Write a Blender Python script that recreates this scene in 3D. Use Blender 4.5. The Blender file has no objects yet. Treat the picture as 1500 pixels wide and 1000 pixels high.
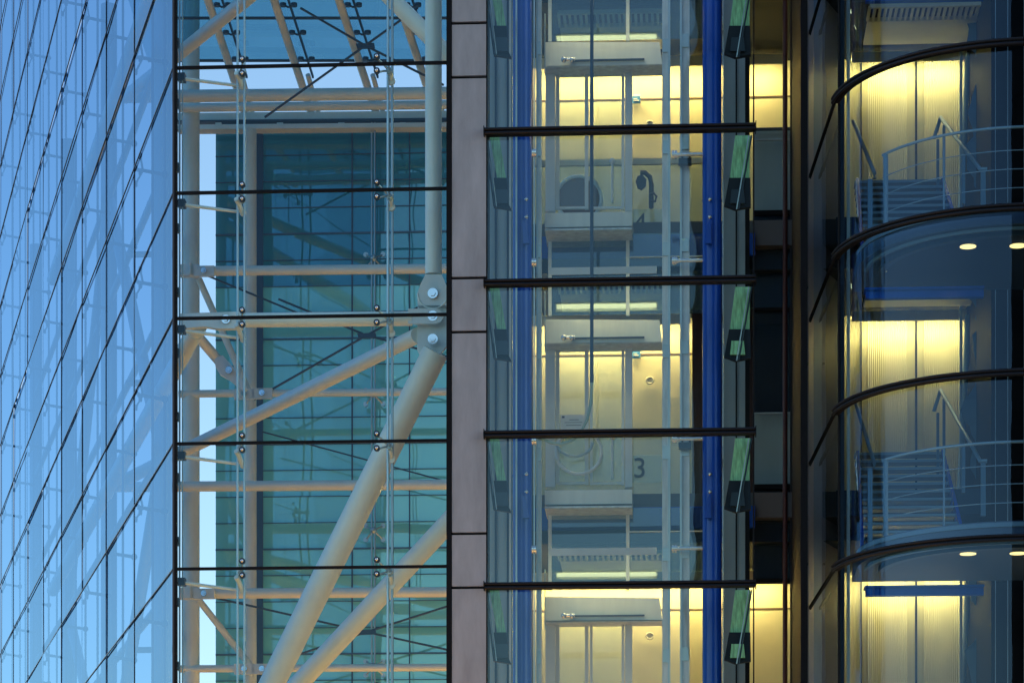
import bpy, math, random
from mathutils import Vector
random.seed(7)
R = math.radians
scn = bpy.context.scene
C = scn.collection

# ------------------------------------------------------------------ camera
YAW = R(3.3); HOR = 1575.0; F = 4250.0; DIST = 42.5
CAM = Vector((DIST*math.sin(YAW), -DIST*math.cos(YAW), 1.7))
RT = Vector((math.cos(YAW), math.sin(YAW), 0)); FW = Vector((-math.sin(YAW), math.cos(YAW), 0))
cd = bpy.data.cameras.new('camera'); cam = bpy.data.objects.new('camera', cd); C.objects.link(cam)
cam.location = CAM; cam.rotation_euler = (R(90), 0, YAW)
cd.sensor_width = 36; cd.lens = 36*F/1500; cd.shift_y = (HOR-500)/1500; cd.clip_start = .5; cd.clip_end = 3000
scn.camera = cam

# ------------------------------------------------------------------ sky, sun, exposure
SUN_EL, SUN_AZ = R(30), R(85)          # azimuth clockwise from +Y
w = bpy.data.worlds.new('World'); scn.world = w; w.use_nodes = True
nt = w.node_tree; bg = nt.nodes['Background']
sky = nt.nodes.new('ShaderNodeTexSky'); sky.sky_type = 'NISHITA'; sky.sun_disc = False
sky.sun_elevation = SUN_EL; sky.sun_rotation = SUN_AZ; sky.air_density = 1.0; sky.dust_density = 0.8; sky.ozone_density = 1.3
nt.links.new(sky.outputs[0], bg.inputs[0]); bg.inputs[1].default_value = 0.058
sl = bpy.data.lights.new('sun', 'SUN'); sl.energy = 5; sl.angle = R(.5); sl.color = (1, .72, .42)
so = bpy.data.objects.new('sun', sl); C.objects.link(so)
sd = Vector((math.cos(SUN_EL)*math.sin(SUN_AZ), math.cos(SUN_EL)*math.cos(SUN_AZ), math.sin(SUN_EL)))
so.rotation_euler = sd.to_track_quat('Z', 'Y').to_euler(); so.location = (40, -20, 60)
scn.view_settings.view_transform = 'Standard'; scn.view_settings.look = 'None'
scn.view_settings.exposure = 2.1; scn.view_settings.gamma = 1; scn.view_settings.use_curve_mapping = False
scn.render.engine = 'CYCLES'
cy = scn.cycles
cy.max_bounces = 14; cy.diffuse_bounces = 3; cy.glossy_bounces = 5; cy.transmission_bounces = 6; cy.transparent_max_bounces = 40
cy.caustics_reflective = False; cy.caustics_refractive = False; cy.sample_clamp_indirect = 6
cy.use_denoising = True
try:
    cy.denoiser = 'OPENIMAGEDENOISE'
except Exception:
    pass

# ------------------------------------------------------------------ geometry helpers
def P(px, py, Y):
    d = RT*((px-750)/F) + FW + Vector((0, 0, (HOR-py)/F))
    return CAM + d*((Y-CAM.y)/d.y)
def m(n, Y): return n*(DIST+Y)/F
def XZ(px, Y): return P(px, 500, Y).x

class MB:
    def __init__(s): s.v = []; s.f = []; s.s = []
    def add(s, vs, fs, smooth=False):
        o = len(s.v); s.v += [Vector(x) for x in vs]
        for f in fs: s.f.append([i+o for i in f]); s.s.append(smooth)
        return s
    def box(s, x0, x1, y0, y1, z0, z1):
        vs = [(x, y, z) for z in (z0, z1) for y in (y0, y1) for x in (x0, x1)]
        return s.add(vs, [(0,2,3,1),(4,5,7,6),(0,1,5,4),(2,6,7,3),(0,4,6,2),(1,3,7,5)])
    def pbox(s, px0, px1, py0, py1, Y, d):          # a box whose front face shows at these pixels at depth Y
        a = P(px0, py1, Y); b = P(px1, py0, Y)
        return s.box(a.x, b.x, Y, Y+d, a.z, b.z)
    def quad(s, a, b, c, d): return s.add([a,b,c,d], [(0,1,2,3)])
    def bar(s, p0, p1, wd, ht, up=(0,0,1)):
        p0 = Vector(p0); p1 = Vector(p1); ax = (p1-p0).normalized(); u = Vector(up)
        if abs(ax.dot(u)) > .98: u = Vector((0,1,0))
        r = ax.cross(u).normalized(); u = r.cross(ax).normalized()
        vs = [p + r*(i*wd/2) + u*(j*ht/2) for p in (p0, p1) for (i, j) in ((-1,-1),(1,-1),(1,1),(-1,1))]
        return s.add(vs, [(3,2,1,0),(4,5,6,7),(0,1,5,4),(1,2,6,5),(2,3,7,6),(3,0,4,7)])
    def tube(s, p0, p1, r, n=20, r1=None, cap=True):
        p0 = Vector(p0); p1 = Vector(p1); ax = (p1-p0).normalized(); u = Vector((0,0,1)) if abs(ax.z) < .95 else Vector((0,1,0))
        a = ax.cross(u).normalized(); b = a.cross(ax).normalized(); r1 = r if r1 is None else r1
        vs = []
        for p, q in ((p0, r), (p1, r1)):
            vs += [p + (a*math.cos(2*math.pi*i/n) + b*math.sin(2*math.pi*i/n))*q for i in range(n)]
        s.add(vs, [(i, (i+1) % n, n+(i+1) % n, n+i) for i in range(n)], True)
        if cap: s.add(vs, [tuple(range(n-1, -1, -1)), tuple(range(n, 2*n))])
        return s
    def path(s, pts, r, n=8):
        pts = [Vector(p) for p in pts]; rings = []; k = len(pts)
        for i, p in enumerate(pts):
            t = (pts[min(i+1, k-1)] - pts[max(i-1, 0)]).normalized()
            u = Vector((0,0,1)) if abs(t.z) < .9 else Vector((0,1,0))
            a = t.cross(u).normalized(); b = a.cross(t).normalized()
            rings += [p + (a*math.cos(2*math.pi*j/n) + b*math.sin(2*math.pi*j/n))*r for j in range(n)]
        fs = [(i*n+j, i*n+(j+1) % n, (i+1)*n+(j+1) % n, (i+1)*n+j) for i in range(k-1) for j in range(n)]
        s.add(rings, fs, True); s.add(rings[:n], [tuple(range(n-1,-1,-1))]); return s.add(rings[-n:], [tuple(range(n))])
    def sweep(s, pts, prof):                         # prof: (out, up) offsets, pts: (point, outward)
        n = len(prof); k = len(pts)
        vs = [p + o*a + Vector((0,0,b)) for p, o in pts for a, b in prof]
        s.add(vs, [(i*n+j, i*n+(j+1) % n, (i+1)*n+(j+1) % n, (i+1)*n+j) for i in range(k-1) for j in range(n)])
        return s.add(vs, [tuple(range(n-1,-1,-1)), tuple(range((k-1)*n, k*n))])
    def prism(s, pts, Y, d):                         # pixel outline at depth Y pushed back by d
        q = [P(x, y, Y) for x, y in pts]; n = len(q)
        vs = q + [v + Vector((0, d, 0)) for v in q]
        return s.add(vs, [tuple(range(n)), tuple(range(2*n-1, n-1, -1))] + [(i, i+n, (i+1) % n+n, (i+1) % n) for i in range(n)])
    def disc(s, c, ax, r, t, n=20): return s.tube(Vector(c)-Vector(ax)*t/2, Vector(c)+Vector(ax)*t/2, r, n)
    def ball(s, c, r, n=12):
        c = Vector(c); k = n//2
        vs = [c + Vector((r*math.sin(math.pi*i/k)*math.cos(2*math.pi*j/n), r*math.sin(math.pi*i/k)*math.sin(2*math.pi*j/n), r*math.cos(math.pi*i/k))) for i in range(k+1) for j in range(n)]
        return s.add(vs, [(i*n+j, (i+1)*n+j, (i+1)*n+(j+1) % n, i*n+(j+1) % n) for i in range(k) for j in range(n)], True)
    def build(s, name, mat, parent=None):
        off = Vector((0,0,0)); q = parent
        while q is not None: off += q.location; q = q.parent
        me = bpy.data.meshes.new(name); me.from_pydata([tuple(v-off) for v in s.v], [], s.f); me.update()
        me.polygons.foreach_set('use_smooth', s.s)
        me.materials.append(mat)
        o = bpy.data.objects.new(name, me); C.objects.link(o)
        if parent is not None: o.parent = parent
        return o
def tag(o, label, cat, group=None, kind=None):
    if label: o['label'] = label
    if cat: o['category'] = cat
    if group: o['group'] = group
    if kind: o['kind'] = kind
    return o
def thing(name, loc, label, cat, group=None):
    o = bpy.data.objects.new(name, None); C.objects.link(o); o.location = loc; o.empty_display_size = .1
    return tag(o, label, cat, group)
def kids(o): return [c for c in bpy.data.objects if c.parent == o]
def dup(o, delta, label=None, parent=None):
    c = o.copy(); C.objects.link(c); c.parent = parent
    if parent is None: c.location = o.location + Vector(delta)
    if label: c['label'] = label
    for k in kids(o): dup(k, (0,0,0), None, c)
    return c
def struct(mb, name, mat):
    o = mb.build(name, mat); o['kind'] = 'structure'; return o

# ------------------------------------------------------------------ materials
M = {}
def mat(name, col, rough=.5, metal=0, var=0, scale=3, bump=0, bscale=40, spec=.5, stretch=None):
    k = bpy.data.materials.new(name); k.use_nodes = True; t = k.node_tree; b = t.nodes['Principled BSDF']
    b.inputs['Base Color'].default_value = (*col, 1); b.inputs['Roughness'].default_value = rough; b.inputs['Metallic'].default_value = metal
    b.inputs['Specular IOR Level'].default_value = spec
    tc = t.nodes.new('ShaderNodeTexCoord'); src = tc.outputs['Object']
    if stretch:
        mp = t.nodes.new('ShaderNodeMapping'); mp.inputs['Scale'].default_value = stretch; t.links.new(src, mp.inputs[0]); src = mp.outputs[0]
    if var:
        n = t.nodes.new('ShaderNodeTexNoise'); n.inputs['Scale'].default_value = scale; n.inputs['Detail'].default_value = 6; n.inputs['Roughness'].default_value = .6
        t.links.new(src, n.inputs['Vector'])
        r = t.nodes.new('ShaderNodeMapRange'); r.inputs[1].default_value = .3; r.inputs[2].default_value = .7
        r.inputs[3].default_value = 1-var; r.inputs[4].default_value = 1+var
        t.links.new(n.outputs[0], r.inputs[0])
        x = t.nodes.new('ShaderNodeVectorMath'); x.operation = 'SCALE'; x.inputs[0].default_value = col
        t.links.new(r.outputs[0], x.inputs['Scale']); t.links.new(x.outputs[0], b.inputs['Base Color'])
        r2 = t.nodes.new('ShaderNodeMapRange'); r2.inputs[3].default_value = max(0, rough-.08); r2.inputs[4].default_value = min(1, rough+.08)
        t.links.new(n.outputs[0], r2.inputs[0]); t.links.new(r2.outputs[0], b.inputs['Roughness'])
    if bump:
        n2 = t.nodes.new('ShaderNodeTexNoise'); n2.inputs['Scale'].default_value = bscale; n2.inputs['Detail'].default_value = 3
        t.links.new(src, n2.inputs['Vector'])
        bp = t.nodes.new('ShaderNodeBump'); bp.inputs['Strength'].default_value = bump; bp.inputs['Distance'].default_value = .02
        t.links.new(n2.outputs[0], bp.inputs['Height']); t.links.new(bp.outputs[0], b.inputs['Normal'])
    M[name] = k; return k
def glass(name, tint, f0=.07, gloss=(1,1,1), wave=.004, wscale=.8, film=0, filmcol=(.3,.5,.6), k5=1.0, rough=0):
    k = bpy.data.materials.new(name); k.use_nodes = True; t = k.node_tree
    for n in list(t.nodes): t.nodes.remove(n)
    out = t.nodes.new('ShaderNodeOutputMaterial'); tr = t.nodes.new('ShaderNodeBsdfTransparent'); gl = t.nodes.new('ShaderNodeBsdfGlossy')
    tr.inputs[0].default_value = (*tint, 1); gl.inputs[0].default_value = (*gloss, 1); gl.inputs['Roughness'].default_value = rough
    lw = t.nodes.new('ShaderNodeLayerWeight'); lw.inputs['Blend'].default_value = .5
    pw = t.nodes.new('ShaderNodeMath'); pw.operation = 'POWER'; pw.inputs[1].default_value = 5; t.links.new(lw.outputs['Facing'], pw.inputs[0])
    ma = t.nodes.new('ShaderNodeMath'); ma.operation = 'MULTIPLY_ADD'; ma.inputs[1].default_value = (1-f0)*k5; ma.inputs[2].default_value = f0
    t.links.new(pw.outputs[0], ma.inputs[0])
    if wave:
        tc = t.nodes.new('ShaderNodeTexCoord'); n = t.nodes.new('ShaderNodeTexNoise'); n.inputs['Scale'].default_value = wscale; n.inputs['Detail'].default_value = 1
        t.links.new(tc.outputs['Object'], n.inputs['Vector']); b = t.nodes.new('ShaderNodeBump'); b.inputs['Distance'].default_value = wave; b.inputs['Strength'].default_value = 1
        t.links.new(n.outputs[0], b.inputs['Height']); t.links.new(b.outputs[0], gl.inputs['Normal'])
    base = tr.outputs[0]
    if film:
        df = t.nodes.new('ShaderNodeBsdfDiffuse'); df.inputs[0].default_value = (*filmcol, 1)
        mx = t.nodes.new('ShaderNodeMixShader'); mx.inputs[0].default_value = film
        t.links.new(base, mx.inputs[1]); t.links.new(df.outputs[0], mx.inputs[2]); base = mx.outputs[0]
    mx = t.nodes.new('ShaderNodeMixShader'); t.links.new(ma.outputs[0], mx.inputs[0]); t.links.new(base, mx.inputs[1]); t.links.new(gl.outputs[0], mx.inputs[2])
    t.links.new(mx.outputs[0], out.inputs[0]); M[name] = k; return k
def emit(name, col, st):
    k = bpy.data.materials.new(name); k.use_nodes = True; t = k.node_tree; b = t.nodes['Principled BSDF']
    b.inputs['Base Color'].default_value = (*col, 1); b.inputs['Emission Color'].default_value = (*col, 1); b.inputs['Emission Strength'].default_value = st
    M[name] = k; return k

mat('steel', (.84, .92, .82), .36, 0, .05, 2.5, 0, 40, .7)
mat('steel_plate', (.76, .86, .84), .4, 0, .05, 5)
mat('black', (.006, .007, .009), .6, 0, 0, 3, 0, 40, .15)
mat('bronze', (.05, .05, .055), .5, 0)
mat('rail', (.012, .016, .024), .35, 0, .1, 6, 0, 40, .18)
mat('stone', (.37, .38, .40), .7, 0, .18, 4, .08, 60, .4, (1, 1, .25))
mat('chrome', (.75, .76, .76), .15, 1)
mat('rod', (.45, .55, .56), .3, .7)
mat('cable', (.03, .05, .07), .4, .5)
mat('blue_paint', (.003, .08, .52), .22, 0, .08, 3)
mat('galv', (.66, .70, .68), .4, .3, .22, 9, 0, 40, .5, (1, 1, .2))
mat('stainless', (.82, .82, .72), .34, .2, .06, 8, .08, 30, .5, (1, 1, .1))
mat('frame_metal', (.74, .80, .79), .45, 0, .04, 4)
mat('clad', (.38, .50, .55), .4, .1, .08, 2, 0, 40, .5, (1, 1, .3))
mat('wall_paint', (.74, .66, .40), .6, 0, .04, 2)
mat('cream', (.84, .76, .52), .6, 0, .05, 3)
mat('dark_void', (.012, .022, .035), .6, 0, 0, 3, 0, 40, .2)
mat('navy', (.02, .05, .10), .4)
mat('spandrel', (.045, .10, .15), .25, 0, .15, 1.5)
mat('floor', (.12, .13, .14), .5)
mat('ground', (.06, .063, .068), .8, 0, .08, .4)
mat('paving', (.95, .47, .12), .8, 0, .06, .6)
mat('rubber', (.02, .02, .022), .6)
mat('white', (.8, .8, .76), .5)
mat('sign_blue', (.05, .22, .50), .4)
mat('digit', (.06, .08, .10), .5)
mat('brown', (.16, .10, .07), .5)
mat('mirror_metal', (.66, .58, .62), .42, .15, .08, 3, 0, 40, .5, (1, 1, .2))
mat('dark_metal', (.03, .033, .04), .5, 0, 0, 3, 0, 40, .2)
mat('core', (.005, .005, .006), .6, 0, 0, 3, 0, 40, .05)
mat('tower', (.015, .016, .02), .6, 0, 0, 3, 0, 40, .1)
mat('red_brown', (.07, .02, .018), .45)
mat('fin_green', (.30, .66, .36), .25, 0, .45, 9, 0, 40, .5, (3, 1, .4))
mat('tread', (.05, .10, .16), .4, .3)
mat('dusk_blue', (.10, .19, .26), .4)
mat('nosing', (.22, .33, .39), .35, .4)
mat('hose', (.35, .5, .42), .4)
glass('front_glass', (.86, .98, .99), .035, (.5, .8, .95))
glass('side_glass', (.34, .53, .74), .10, (.34, .60, .82), .008, .35)
glass('shaft_glass', (.88, .98, .95), .07, (.55, .85, .92), .004, .8)
glass('drum_glass', (.72, .88, .95), .052, (.45, .75, 1), .006, 1.1)
glass('roof_glass', (.22, .50, .62), .06, (.6, .85, .95), .003, .8, .28, (.05, .30, .42))
glass('leaf_glass', (.85, .93, .92), .05, wave=0)
glass('balustrade_glass', (.75, .86, .86), .05, wave=0, film=.16, filmcol=(.45, .55, .55))
glass('spandrel_glass', (.30, .48, .60), .08, (.7, .9, 1), .004, .8, .25, (.06, .13, .20))
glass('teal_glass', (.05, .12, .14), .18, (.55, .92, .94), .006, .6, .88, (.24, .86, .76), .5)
glass('teal_glass_deep', (.05, .12, .14), .16, (.45, .85, .94), .006, .6, .8, (.012, .28, .34), .5)  # both teal films paint the reflection into the panes, dark above, bright below
emit('cove', (1, .81, .38), 10)
emit('landing', (1, .80, .40), 3.0)
emit('lamp', (1, .66, .24), .5)

def ribbed():
    k = mat('ribbed', (.72, .64, .39), .55); t = k.node_tree; b = t.nodes['Principled BSDF']
    tc = t.nodes.new('ShaderNodeTexCoord'); wv = t.nodes.new('ShaderNodeTexWave'); wv.bands_direction = 'X'; wv.inputs['Scale'].default_value = 9
    wv.inputs['Distortion'].default_value = .6; wv.inputs['Detail'].default_value = 1; wv.inputs['Detail Scale'].default_value = .3
    t.links.new(tc.outputs['Object'], wv.inputs['Vector'])
    bp = t.nodes.new('ShaderNodeBump'); bp.inputs['Strength'].default_value = .45; bp.inputs['Distance'].default_value = .02
    t.links.new(wv.outputs['Fac'], bp.inputs['Height']); t.links.new(bp.outputs[0], b.inputs['Normal'])
ribbed()

ORD = ['first', 'second', 'third', 'fourth', 'fifth', 'sixth', 'seventh', 'eighth', 'ninth', 'tenth']
ZLO, ZHI = 6.2, 24.0

# ------------------------------------------------------------------ ground and off-frame masses
struct(MB().box(-400, 400, -400, 400, -.4, 0), 'ground', M['ground'])
struct(MB().box(-14, 1.8, -6, 14.0, 0.0, .12), 'atrium_floor', M['paving'])  # unseen orange floor, added to bounce sunlight up onto the tubes
tw = MB().box(2.9, 42, -84, -52, 0, 60)
for i in range(18): tw.box(2.86, 42.04, -84.04, -51.9, 3.2*i+2.9, 3.2*i+3.2)
tag(tw.build('office_tower', M['tower']), 'dark office tower opposite, showing only as the dark reflections in the glass', 'building')
wg = MB().box(12.4, 12.8, -2.4, 75, 10.7, 50)  # unseen slab added to shade the facade, raised so sun reaches the floor
for i in range(10): wg.box(12.35, 12.85, -2.45, 75.05, 13.2+3.7*i, 13.6+3.7*i)
for i in range(8): wg.box(12.45, 12.75, 9.5+10*i, 9.8+10*i, 0, 10.8)
tag(wg.build('office_wing', M['tower']), 'dark office wing raised on posts just past the curved glass bay', 'building')

# ------------------------------------------------------------------ atrium: front glass wall
zj = [9.17+1.845*j for j in range(-4, 8)]
xL, xR = XZ(258.5, 0), XZ(656, 0)
fg = thing('front_glass_wall', (xL, 0, 0), 'flat clear glass wall in front of the white steel bracing, with thin black joints', 'glass wall')
for a, b in zip(zj[:-1], zj[1:]):
    j = [random.uniform(-.004, .004) for _ in range(3)]
    MB().quad((xL, j[0], a+.02), (xR, j[1], a+.02), (xR, j[1]+j[2], b-.02), (xL, j[0]+j[2], b-.02)).build('pane', M['front_glass'], fg)
for z in zj: MB().box(xL, xR, -.025, .03, z-.02, z+.02).build('joint', M['black'], fg)
def spider(x, z, parent, side):
    hub = Vector((x, .22, z-.03))
    o = MB().tube(hub-Vector((0, .05, 0)), hub+Vector((0, .10, 0)), .045, 12)
    for dz in (.105, -.105):
        e = Vector((x+side*.05 if side > 0 else x-.16, .06, z+dz)); o.path([hub, hub*.5+e*.5+Vector((0, -.03, 0)), e], .016, 6)
        e2 = Vector((x+.01, .06, z+dz*.3)); o.tube(hub, e2, .012, 6)
    f = o.build('spider_fitting', M['rod'], parent)
    for dz in (.105, -.105):
        c = Vector((x+side*.05 if side > 0 else x-.16, -.01, z+dz))
        bh = MB().disc(c, Vector((0, 1, 0)), .046, .05, 14).build('bolt_head', M['cable'], f); MB().ball(c-Vector((0, .03, 0)), .028).build('cap', M['chrome'], f)
for z in zj[2:10]:
    spider(XZ(353, .2), z, fg, 1); spider(XZ(570, .2), z, fg, -1)
# tension rods close behind the glass
for nm, pxs in (('left', (348, 358)), ('right', (568.3, 574.5))):
    t = thing('tension_rods', (XZ(pxs[0], .5), .5, ZLO), ('widely' if nm == 'left' else 'closely') + ' spaced pair of slim vertical rods behind the front glass, ' +
              ('by the thin steel column' if nm == 'left' else 'nearer the pinned gusset plate'), 'rods', 'vertical rod pairs behind the front glass')
    for q, px in enumerate(pxs):
        MB().tube((XZ(px, .45+.05*q), .45+.05*q, ZLO), (XZ(px, .45+.05*q), .45+.05*q, ZHI), .017 if nm == 'left' else .021, 8).build('rod', M['rod'], t)
# small bracing struts from corner to the rods
sy = [111+184.4*i for i in range(5)]
for i, y in enumerate(sy):
    t = thing('strut_arm', P(264, y+4, .35), 'thin pale strut from the corner post to the rods, %s down in view' % ORD[i], 'strut', 'struts at the glass corner')
    a, b = P(264, y+4, .3), P(350, y+15, .55)
    MB().tube(a, b, .026, 10, .022).build('arm', M['steel'], t)
    MB().box(a.x-.03, a.x+.08, .22, .38, a.z-.05, a.z+.06).build('end_bracket', M['cable'], t)
    MB().path([P(346, y-4, .3), P(350, y+3, .4), P(354, y+14, .52), P(356, y+18, .55)], .038, 8).ball(P(356, y+17, .55), .05).build('hook', M['steel'], t)
    h = MB(); h.tube(P(572, y-6, .3), P(574, y+8, .5), .03, 8).disc(P(573, y+8, .48), Vector((0, 1, 0)), .06, .05, 14)
    t2 = tag(h.build('rod_clamp', M['steel']), 'small pale clamp on the close rod pair, %s down in view' % ORD[i], 'clamp', 'clamps on the close rod pair')

# corner post
cp = thing('corner_post', (XZ(256, 0), 0, ZLO), 'slim brown and black post where the blue side glass meets the front glass', 'post')
MB().box(XZ(253.0, 0), XZ(256, 0), -.04, .05, ZLO, ZHI).build('bronze_strip', M['bronze'], cp)
MB().box(XZ(256, 0), XZ(259.4, 0), -.045, .06, ZLO, ZHI).build('black_strip', M['black'], cp)
MB().box(XZ(262.5, .3), XZ(264.5, .3), .25, .3, ZLO, ZHI).box(XZ(267, .3), XZ(268.3, .3), .25, .3, ZLO, ZHI).build('edge_channel', M['rod'], cp)
for z in zj[2:10]:
    for dz in (.45, -.45): MB().box(XZ(260, .3), XZ(263.5, .3), .18, .3, z+dz-.06, z+dz+.06).build('clip', M['cable'], cp)

# ------------------------------------------------------------------ blue side glass wall
TH = R(17.4); D2 = Vector((-math.sin(TH), math.cos(TH), 0)); NIN = Vector((math.cos(TH), math.sin(TH), 0))
K = Vector((XZ(254.5, 0), 0, 0))
ss = [0.02, 4.95] + [4.95+4.3*i for i in range(1, 11)]
zs = [9.17+1.845*j for j in range(-3, 13)]
sgw = thing('side_glass_wall', K, 'tall blue reflective glass wall running away to the left with slanting joints', 'glass wall')
for a, b in zip(ss[:-1], ss[1:]):
    for z0, z1 in zip(zs[0:-1:2], zs[2::2]+[zs[-1]+1.845]):
        p, q = K+D2*a, K+D2*b
        j0, j1, j2 = [NIN*random.uniform(-.012, .012) for _ in range(3)]
        zv = Vector((0, 0, 1)); MB().quad(q+j0+zv*z0, p+j1+zv*z0, p+j1+j2+zv*z1, q+j0+j2+zv*z1).build('pane', M['side_glass'], sgw)
for z in zs:
    MB().bar(K+D2*.05-NIN*.012+Vector((0, 0, z)), K+D2*ss[-1]-NIN*.012+Vector((0, 0, z)), .019, .018).build('joint', M['cable'], sgw)
for s in ss[1:]:
    MB().bar(K+D2*s+Vector((0, 0, ZLO-1)), K+D2*s+Vector((0, 0, 34)), .012, .02, D2).build('vertical_joint', M['cable'], sgw)
def sfit(s, z):
    c = K+D2*s+Vector((0, 0, z)); h = c+NIN*.14; o = MB()
    o.tube(c+NIN*.05, h, .03, 8)
    for du in (-.2, .2):
        for dz in (-.13, .13):
            e = c+D2*du*1.6+NIN*.06+Vector((0, 0, dz)); o.tube(h, e, .018, 6); o.disc(e, NIN, .05, .05, 10)
    o.tube(h, h+NIN*.36+Vector((0, 0, -.04)), .03, 8); o.ball(h+NIN*.36+Vector((0, 0, -.04)), .06)
    o.build('spider_fitting', M['navy'], sgw)
for s in ss[1:9]:
    for z in zs[1:13]: sfit(s, z)
for s in ss[1:9]:
    for k in (.30, .50):
        p = K+D2*s+NIN*k; MB().tube((p.x, p.y, ZLO), (p.x, p.y, 32), .022, 6).build('tension_rod', M['navy'], sgw)

# ------------------------------------------------------------------ steel frame of the atrium
def steel(name, p0, p1, r, label, cat, group=None, pins=(), n=24):
    t = thing(name, (p0+p1)/2, label, cat, group)
    MB().tube(p0, p1, r, n).build('shaft', M['steel'], t)
    return t
def pin(c, r, parent, nm='pin'):
    o = MB().disc(c, Vector((0, 1, 0)), r, .06, 20); o.disc(c-Vector((0, .035, 0)), Vector((0, 1, 0)), r*.62, .04, 6)
    return o.build(nm, M['chrome'], parent)
def vcol(name, px, Y, dia, z0, z1, label):
    x = XZ(px, Y); return steel(name, Vector((x, Y, z0)), Vector((x, Y, z1)), m(dia, Y)/2, label, 'column')
vcol('steel_column', 280, 13.0, 25, 0, 25, 'thick pale steel column just inside the glass corner')
c2 = vcol('steel_column', 367, 13.5, 18, 0, P(367, 190, 13.5).z, 'thinner pale steel column along the edge of the teal glass block')
# main column with pinned gusset
Yg = 1.0
mc = thing('steel_column', P(635, 460, Yg), 'pale steel column ending in a large pinned gusset plate beside the granite strip', 'column')
MB().tube((XZ(635, Yg), Yg, P(635, 402, Yg).z), (XZ(635, Yg), Yg, ZHI), m(24.5, Yg)/2, 28).build('shaft', M['steel'], mc)
tap = MB(); tap.prism([(623, 402), (647, 402), (653, 416), (656, 430), (655, 447), (612, 447), (611, 430), (616, 416)], Yg-.10, .12).build('tongue_plate', M['steel_plate'], mc)
arc = [(634+22*math.cos(a), 430+22*math.sin(a)) for a in [math.pi*i/16 for i in range(17)]]
MB().path([P(x, y, Yg-.10) for x, y in arc], .012, 6).build('weld_rim', M['steel'], mc)
MB().prism([(612, 440), (655, 440), (655.5, 505), (640, 523), (618, 525), (611, 512)], Yg+.02, .10).build('gusset_plate', M['steel_plate'], mc)
for y in (430, 463, 497): pin(P(634, y, Yg-.12), m(7.5, Yg), mc)
# front horizontal tube to the gusset
z0 = P(480, 469, .95)
ft = thing('steel_tube', z0, 'thick pale horizontal tube pinned to the gusset, orange lit along its underside', 'tube')
MB().tube(P(352, 469, .95), P(604, 466.5, .95), m(21, .95)/2, 28).build('shaft', M['steel'], ft)
MB().prism([(598, 452), (640, 452), (648, 457), (650, 463), (646, 471), (638, 474), (598, 474)], .86, .06).build('lug', M['steel_plate'], ft)
MB().prism([(262, 459), (356, 456), (356, 481), (318, 481), (300, 478), (266, 481)], .86, .12).build('flange_plate', M['steel_plate'], ft)
pin(P(331, 468, .85), m(6.5, .85), ft)
# beam running back along the side glass, plan brace, rear tubes
N2 = P(160, 714, 12.4); n1 = P(292, 474, 1.0)
b6 = thing('steel_beam', n1, 'thick brown lit tube running back behind the blue side glass from the flange', 'beam')
MB().tube(n1, n1+(N2-n1)*1.95, .135, 24).build('shaft', M['steel'], b6)
MB().tube(n1+(N2-n1)*.03, n1+(N2-n1)*.034, .15, 24).build('weld_collar', M['steel'], b6)
b7 = steel('steel_beam', n1+Vector((0, 0, 7.1)), n1+(N2-n1)*1.95+Vector((0, 0, 7.1)), .135, 'upper thick tube fading back behind the top of the blue side glass', 'beam')
br1 = steel('brace_tube', P(612, 491, 1.05), N2, .115, 'long slanting pale tube from the gusset down towards the blue side glass', 'brace')
N2u = P(183, 143, 12.0)
br2 = steel('brace_tube', P(612, 491, 1.05)+Vector((0, 0, 7.12)), N2u, .115, 'slanting pale tube crossing the top left corner of the front glass', 'brace')
steel('brace_tube', P(638, 515, .85), P(374, 1050, 2.2), m(38, 1.2)/2, 'thickest slanting tube, running steeply down from the gusset plate', 'brace')
steel('brace_tube', P(680, 740, 2.2), P(392, 1050, 3.4), m(29, 2.5)/2, 'slanting tube at the bottom right that meets the thickest brace low down', 'brace')
steel('brace_tube', P(500, -75, 1.6), P(668, 93, 1.6), m(24, 1.6)/2, 'short slanting tube dropping from the top edge into the gusset column', 'brace')
def htube(py, Y, dia, px0, px1, label, clev=()):
    a = P(px0, py, Y); b = P(px1, py, Y); b.z = a.z+(P(px1, py-1.5, Y).z-a.z)*.5
    t = steel('steel_tube', a, b, m(dia, Y)/2, label, 'tube', 'horizontal steel tubes behind the front glass')
    for px in clev:
        q = P(px, py, Y-m(dia, Y)/2-.05); s_ = m(1, Y)
        o = MB(); hw, hh = 15*s_, 7.5*s_
        o.box(q.x-hw, q.x+hw, q.y-.02, q.y+.06, q.z-hh, q.z+hh); o.build('clevis_plate', M['steel_plate'], t)
        pin(q-Vector((0, .04, 0)), 4.2*s_, t)
    return t
htube(142, 12.0, 18, 183, 690, 'highest pale horizontal tube, just under the sky gap and glass roof')
htube(158, 12.8, 13, 262, 690, 'bluish horizontal pipe tucked under the highest tube')
htube(397, 12.3, 14, 300, 690, 'horizontal tube pinned to the thick column between the highest tube and the gusset', (299,))
htube(577, 12.9, 11, 262, 346, 'short horizontal tube left of the thin column, below the gusset level', (358,))
htube(576, 12.9, 11, 384, 690, 'slim horizontal tube starting at a small pin right of the thin column', (384,))
htube(713, 12.4, 15, 160, 690, 'pale horizontal tube in the lower middle reaching behind the blue side glass')
htube(869, 12.3, 15, 300, 690, 'lowest fully seen horizontal tube, pinned to the thick column', (299,))
htube(979, 12.9, 11, 262, 690, 'horizontal tube at the very bottom edge of the front glass', (358, 384))
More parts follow.
